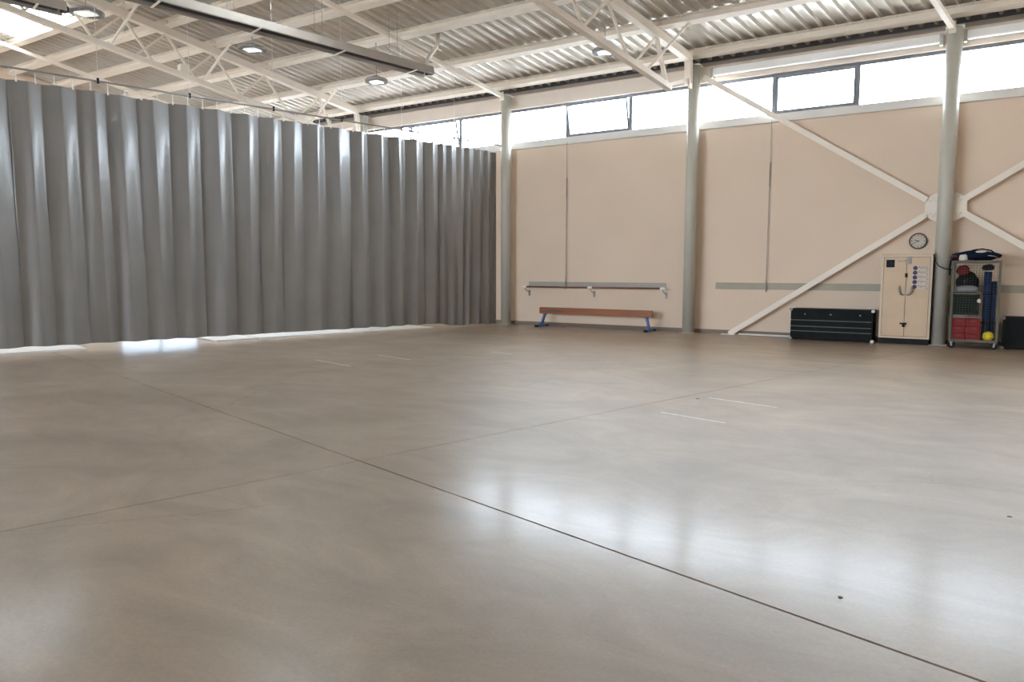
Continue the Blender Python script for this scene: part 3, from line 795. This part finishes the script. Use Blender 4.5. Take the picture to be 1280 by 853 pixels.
mesh_obj('latch_bar', bar(bmesh.new(), (-.17, -.008, 1.80), (.03, -.008, 1.825), .012, .018), GREYM, doors[0])
def text_mesh(txt, size, depth=.0006):
    cu = bpy.data.curves.new('lettering', 'FONT'); cu.body = txt; cu.size = size; cu.extrude = depth; cu.resolution_u = 2
    tmp = bpy.data.objects.new('tmp', cu); COL.objects.link(tmp)
    bpy.context.view_layer.update()
    me = bpy.data.meshes.new_from_object(tmp.evaluated_get(bpy.context.evaluated_depsgraph_get()))
    bpy.data.objects.remove(tmp); me.name = 'lettering'; return me
tm = text_mesh('Algaest', .088); tm.materials.clear(); tm.materials.append(INK)
ts = text_mesh('kg', .045); ts.materials.clear(); ts.materials.append(INK)
for k in range(5):
    z = 1.655 - k * .1005
    st_ = mesh_obj('sticker', B(.115, .435, .0005, .003, z - .045, z + .045), PAPER, doors[1])
    mesh_obj('blue_dot', lathe(bmesh.new(), [(.045, 0), (.045, .002)], 20, 'Y', (.165, .001, z)), DOT, st_)
    o = bpy.data.objects.new('lettering', tm); o.rotation_euler = (R(90), 0, 0); o.location = (.218, 0, z - .005); o.scale = (.72, .8, 1); link(o, st_)
    o = bpy.data.objects.new('small_print', ts); o.rotation_euler = (R(90), 0, 0); o.location = (.37, 0, z - .042); link(o, st_)

# cable from the cabinet to the trolley side, past the column
cbl = mesh_obj('black_cable', tube(bmesh.new(), [(-1.03, 18.06, 1.93), (-1.0, 18.03, 1.82), (-.93, 18.02, 1.70), (-.82, 18.03, 1.64), (-.70, 18.05, 1.62), (-.66, 18.10, 1.615)], .011, 6), DARK, smooth=True)
tag(cbl, 'short black cable looping past the column beside the cabinet', 'cable')

# ------------------------------------------------------------------ clock
ck = empty('wall_clock', (-1.375, WALL_Y - .0, 2.25), 'round white-faced wall clock with a dark rim above the cabinet', 'clock')
mesh_obj('rim', lathe(bmesh.new(), [(.17, 0), (.175, .01), (.175, .045), (.168, .052), (.152, .052), (.150, .03)], 40, 'Y'), CLOCKR, ck)
mesh_obj('face', lathe(bmesh.new(), [(.153, .02), (.153, .032)], 40, 'Y'), CLOCKF, ck)
tick = None
for k in range(12):
    a = k * math.pi / 6; L_ = .036 if k % 3 == 0 else .026
    bm = bmesh.new(); bar(bm, (math.sin(a) * (.142 - L_), -.034, math.cos(a) * (.142 - L_)), (math.sin(a) * .142, -.034, math.cos(a) * .142), .013, .004, up=(0, 1, 0))
    mesh_obj('hour_mark', bm, CLOCKR, ck)
for ang, L_, w, nm in ((290, .075, .014, 'hour_hand'), (240, .118, .011, 'minute_hand')):
    a = R(ang); d = Vector((math.sin(a), 0, math.cos(a)))
    mesh_obj(nm, bar(bmesh.new(), d * -.025 + Vector((0, -.038, 0)), d * L_ + Vector((0, -.038, 0)), w, .004, up=(0, 1, 0)), CLOCKR, ck)
mesh_obj('hub', lathe(bmesh.new(), [(.014, .034), (.014, .044)], 12, 'Y'), CLOCKR, ck)

# ------------------------------------------------------------------ wire trolley and what is in it
TX0, TX1, TY0, TY1, TZ0, TZ1 = -.645, .165, 17.70, 18.22, .145, 1.80
tr = empty('wire_trolley', ((TX0 + TX1) / 2, (TY0 + TY1) / 2, 0), 'grey-green wire cage trolley on castors right of the column', 'trolley')
hw, hd = (TX1 - TX0) / 2, (TY1 - TY0) / 2
for sx in (-1, 1):
    for sy in (-1, 1):
        mesh_obj('post', B(sx * hw - .022, sx * hw + .022, sy * hd - .022, sy * hd + .022, TZ0, TZ1), CAGE, tr)
for z in (TZ0 + .02, TZ1 - .02):
    for sy in (-1, 1): mesh_obj('frame_rail', B(-hw, hw, sy * hd - .02, sy * hd + .02, z - .025, z + .025), CAGE, tr)
    for sx in (-1, 1): mesh_obj('frame_rail', B(sx * hw - .02, sx * hw + .02, -hd, hd, z - .025, z + .025), CAGE, tr)
mesh_obj('floor_tray', B(-hw, hw, -hd, hd, TZ0, TZ0 + .015), CAGE, tr)
mesh_obj('top_tray', B(-hw, hw, -hd, hd, TZ1 - .012, TZ1 + .004), CAGE, tr)
mesh_obj('shelf', B(-hw, .08, -hd + .03, hd, 1.13, 1.15), CAGE, tr)
mesh_obj('shelf', B(-hw, .08, -hd + .03, hd, .69, .705), CAGE, tr)
def wire_panel(p0, ux, w, h):
    bm = bmesh.new(); n = int(w / .05); ux = Vector(ux)
    for i in range(1, n): bar(bm, Vector(p0) + ux * (w * i / n), Vector(p0) + ux * (w * i / n) + Vector((0, 0, h)), .0026, .0026, up=(0, 1, 0))
    n = int(h / .05)
    for i in range(1, n): bar(bm, Vector(p0) + Vector((0, 0, h * i / n)), Vector(p0) + ux * w + Vector((0, 0, h * i / n)), .0026, .0026)
    return bm
for nm, p0, ux, w in (('f', (-hw, -hd, TZ0), (1, 0, 0), 2 * hw), ('b', (-hw, hd, TZ0), (1, 0, 0), 2 * hw), ('l', (-hw, -hd, TZ0), (0, 1, 0), 2 * hd), ('r', (hw, -hd, TZ0), (0, 1, 0), 2 * hd)):
    mesh_obj('wire_mesh', wire_panel(p0, ux, w, TZ1 - TZ0), CAGE, tr)['kind'] = 'stuff'
for sx in (-1, 1):
    for sy in (-1, 1):
        c_ = mesh_obj('castor', lathe(bmesh.new(), [(.02, -.02), (.055, -.018), (.055, .018), (.02, .02)], 16, 'Y', (sx * (hw - .04), sy * (hd - .05), .055)), DARK, tr)
        mesh_obj('castor_fork', bar(bmesh.new(), (sx * (hw - .04), sy * (hd - .05) - .028, .05), (sx * (hw - .04) + sx * .02, sy * (hd - .05) - .028, TZ0), .03, .012, up=(0, 1, 0)), GALV, c_)
        mesh_obj('castor_fork', bar(bmesh.new(), (sx * (hw - .04), sy * (hd - .05) + .028, .05), (sx * (hw - .04) + sx * .02, sy * (hd - .05) + .028, TZ0), .03, .012, up=(0, 1, 0)), GALV, c_)
tcx, tcy = (TX0 + TX1) / 2, (TY0 + TY1) / 2
# red step blocks, two stacks of three
zt = TZ0 + .015
for c in range(2):
    for k in range(3):
        x0 = tcx - hw + .03 + c * .255; z0 = zt + .002 + k * .152
        o = empty('red_block', (x0 + .122, tcy - .08, z0), 'red plastic block, %s one of the %s stack in the wire trolley' % (['lowest', 'middle', 'top'][k], ['left', 'right'][c]), 'block', 'red blocks in the trolley')
        mesh_obj('shell', B(-.122, .122, -.15, .15, 0, .148, bev=.014), RED, o)
        mesh_obj('grip_slot', B(-.05, .05, -.153, -.14, .085, .115, bev=.004), BROWN, o)
        mesh_obj('rim', B(-.125, .125, -.154, .154, .128, .146, bev=.004), RED, o)
def blob(name, loc, size, material, parent=None, seed=0, rough=.18, sub=3, smooth=True):
    bm = bmesh.new(); bmesh.ops.create_icosphere(bm, subdivisions=sub, radius=1)
    r = random.Random(seed); ph = [r.uniform(0, 6.28) for _ in range(9)]
    for v in bm.verts:
        p = v.co.copy()
        k = 1 + rough * (math.sin(p.x * 3.1 + ph[0]) * math.cos(p.y * 2.7 + ph[1]) + .6 * math.sin(p.z * 5 + p.x * 4 + ph[2]) + .4 * math.sin(p.y * 8 + p.x * 7 + ph[3]))
        v.co = Vector((p.x * size[0], p.y * size[1], max(-.75, p.z) * size[2])) * k
    return mesh_obj(name, bm, material, parent, smooth=smooth, loc=loc)
bl = empty('yellow_ball', (tcx + .265, tcy - .15, zt + .105), 'yellow ball lying in the lower right of the wire trolley', 'ball')
bm = bmesh.new(); bmesh.ops.create_uvsphere(bm, u_segments=24, v_segments=14, radius=.1); mesh_obj('skin', bm, YEL, bl, smooth=True)
bm = bmesh.new()
for k in range(3):
    a = k * math.pi / 3; tube(bm, [(.1 * math.cos(t) * math.cos(a), .1 * math.cos(t) * math.sin(a), .1 * math.sin(t)) for t in [i * math.pi / 12 for i in range(25)]], .0025, 4, caps=False)
mesh_obj('seam', bm, GREYM, bl)
# upright rolled blue mats
for k, (dx, dy, r_, h_, lab) in enumerate(((.20, .04, .072, 1.42, 'tall blue rolled mat standing in the wire trolley behind the ball'), (.31, .15, .06, 1.22, 'shorter blue rolled mat at the right side of the wire trolley'))):
    o = empty('rolled_mat', (tcx + dx, tcy + dy, zt + .0), lab, 'mat', 'blue rolled mats')
    bm = bmesh.new(); n = 60
    sp = [((.02 + (r_ - .02) * i / n) * math.cos(i * .42), (.02 + (r_ - .02) * i / n) * math.sin(i * .42)) for i in range(n + 1)]
    for z0_, z1_ in ((.0, h_),):
        a = [bm.verts.new((x, y, z0_)) for x, y in sp]; b_ = [bm.verts.new((x * (1 + .05 * math.sin(3 * y * 20)), y, z1_)) for x, y in sp]
        for i in range(n): bm.faces.new((a[i], a[i + 1], b_[i + 1], b_[i]))
    m_ = mesh_obj('roll', bm, BLUEF, o, smooth=True); sd = m_.modifiers.new('thickness', 'SOLIDIFY'); sd.thickness = .008
    for z in (.35, .95): mesh_obj('strap', lathe(bmesh.new(), [(r_ + .006, z), (r_ + .006, z + .04), (r_ + .002, z + .042)], 20), NAVY, o)
# left column of the trolley: dark crate, shelf with bags
o = empty('dark_crate', (tcx - .15, tcy, .706), 'dark green-black crate on the middle shelf of the wire trolley', 'crate')
bm = bmesh.new(); box(bm, -.225, .225, -.2, .2, 0, .02); box(bm, -.225, -.205, -.2, .2, .02, .40); box(bm, .205, .225, -.2, .2, .02, .40); box(bm, -.205, .205, -.2, -.18, .02, .40); box(bm, -.205, .205, .18, .2, .02, .40)
mesh_obj('shell', bm, GREENB, o)
mesh_obj('rim', B(-.235, .235, -.21, -.195, .37, .41, bev=.004), GREENB, o); mesh_obj('grip', B(-.07, .07, -.215, -.205, .28, .32), DARK, o)
tag(blob('plastic_bag', (tcx - .16, tcy - .14, 1.150 + .068), (.19, .075, .085), GREYB, seed=3, rough=.10), 'crumpled grey plastic bag on the top shelf of the wire trolley', 'bag')
tag(blob('dark_bundle', (tcx - .15, tcy + .09, 1.150 + .20), (.20, .095, .25), BLACKF, seed=5, rough=.10), 'dark cloth bundle behind the grey bag in the wire trolley', 'bundle')
tag(blob('red_bundle', (tcx - .235, tcy - .11, 1.60), (.13, .07, .11), MAROON2, seed=8, rough=.10), 'red cloth bundle in the upper left of the wire trolley', 'bundle')
tag(blob('navy_hat', (tcx + .19, tcy - .02, 1.66), (.11, .11, .07), NAVY, seed=9, rough=.08), 'navy cap hooked above the rolled mats in the wire trolley', 'cap')
tag(blob('white_rag', (tcx + .075, tcy - .235, .98), (.04, .015, .05), WHITEF, seed=12, rough=.12, sub=2), 'small white rag beside the crate in the wire trolley', 'rag')
# sports bag lying on top
sb = empty('sports_bag', (tcx - .02, tcy, TZ1 + .004), 'slumped navy and maroon sports bag lying on top of the wire trolley', 'bag')
blob('bag_body', (0.0, 0, .095), (.40, .23, .115), NAVY, sb, seed=21, rough=.10)
blob('end_pocket', (-.36, 0, .07), (.10, .17, .085), MAROON, sb, seed=22, rough=.08)
blob('white_panel', (.06, -.06, .165), (.13, .13, .035), WHITEF, sb, seed=23, rough=.08)
blob('side_flap', (-.22, -.20, .055), (.075, .05, .075), WHITEF, sb, seed=24, rough=.12)
mesh_obj('handle', tube(bmesh.new(), [(-.15, -.12, .17), (-.05, -.12, .215), (.1, -.1, .235), (.25, -.1, .20), (.36, -.1, .10)], .014, 8), BLACKF, sb, smooth=True)
mesh_obj('trailing_strap', tube(bmesh.new(), [(-.38, -.22, .06), (-.435, -.29, .0), (-.445, -.30, -.12), (-.44, -.30, -.3)], .018, 6), BLACKF, sb, smooth=True)
mesh_obj('zip', tube(bmesh.new(), [(.2, -.22, .1), (.3, -.2, .085), (.36, -.15, .06)], .008, 6), GALV, sb, smooth=True)
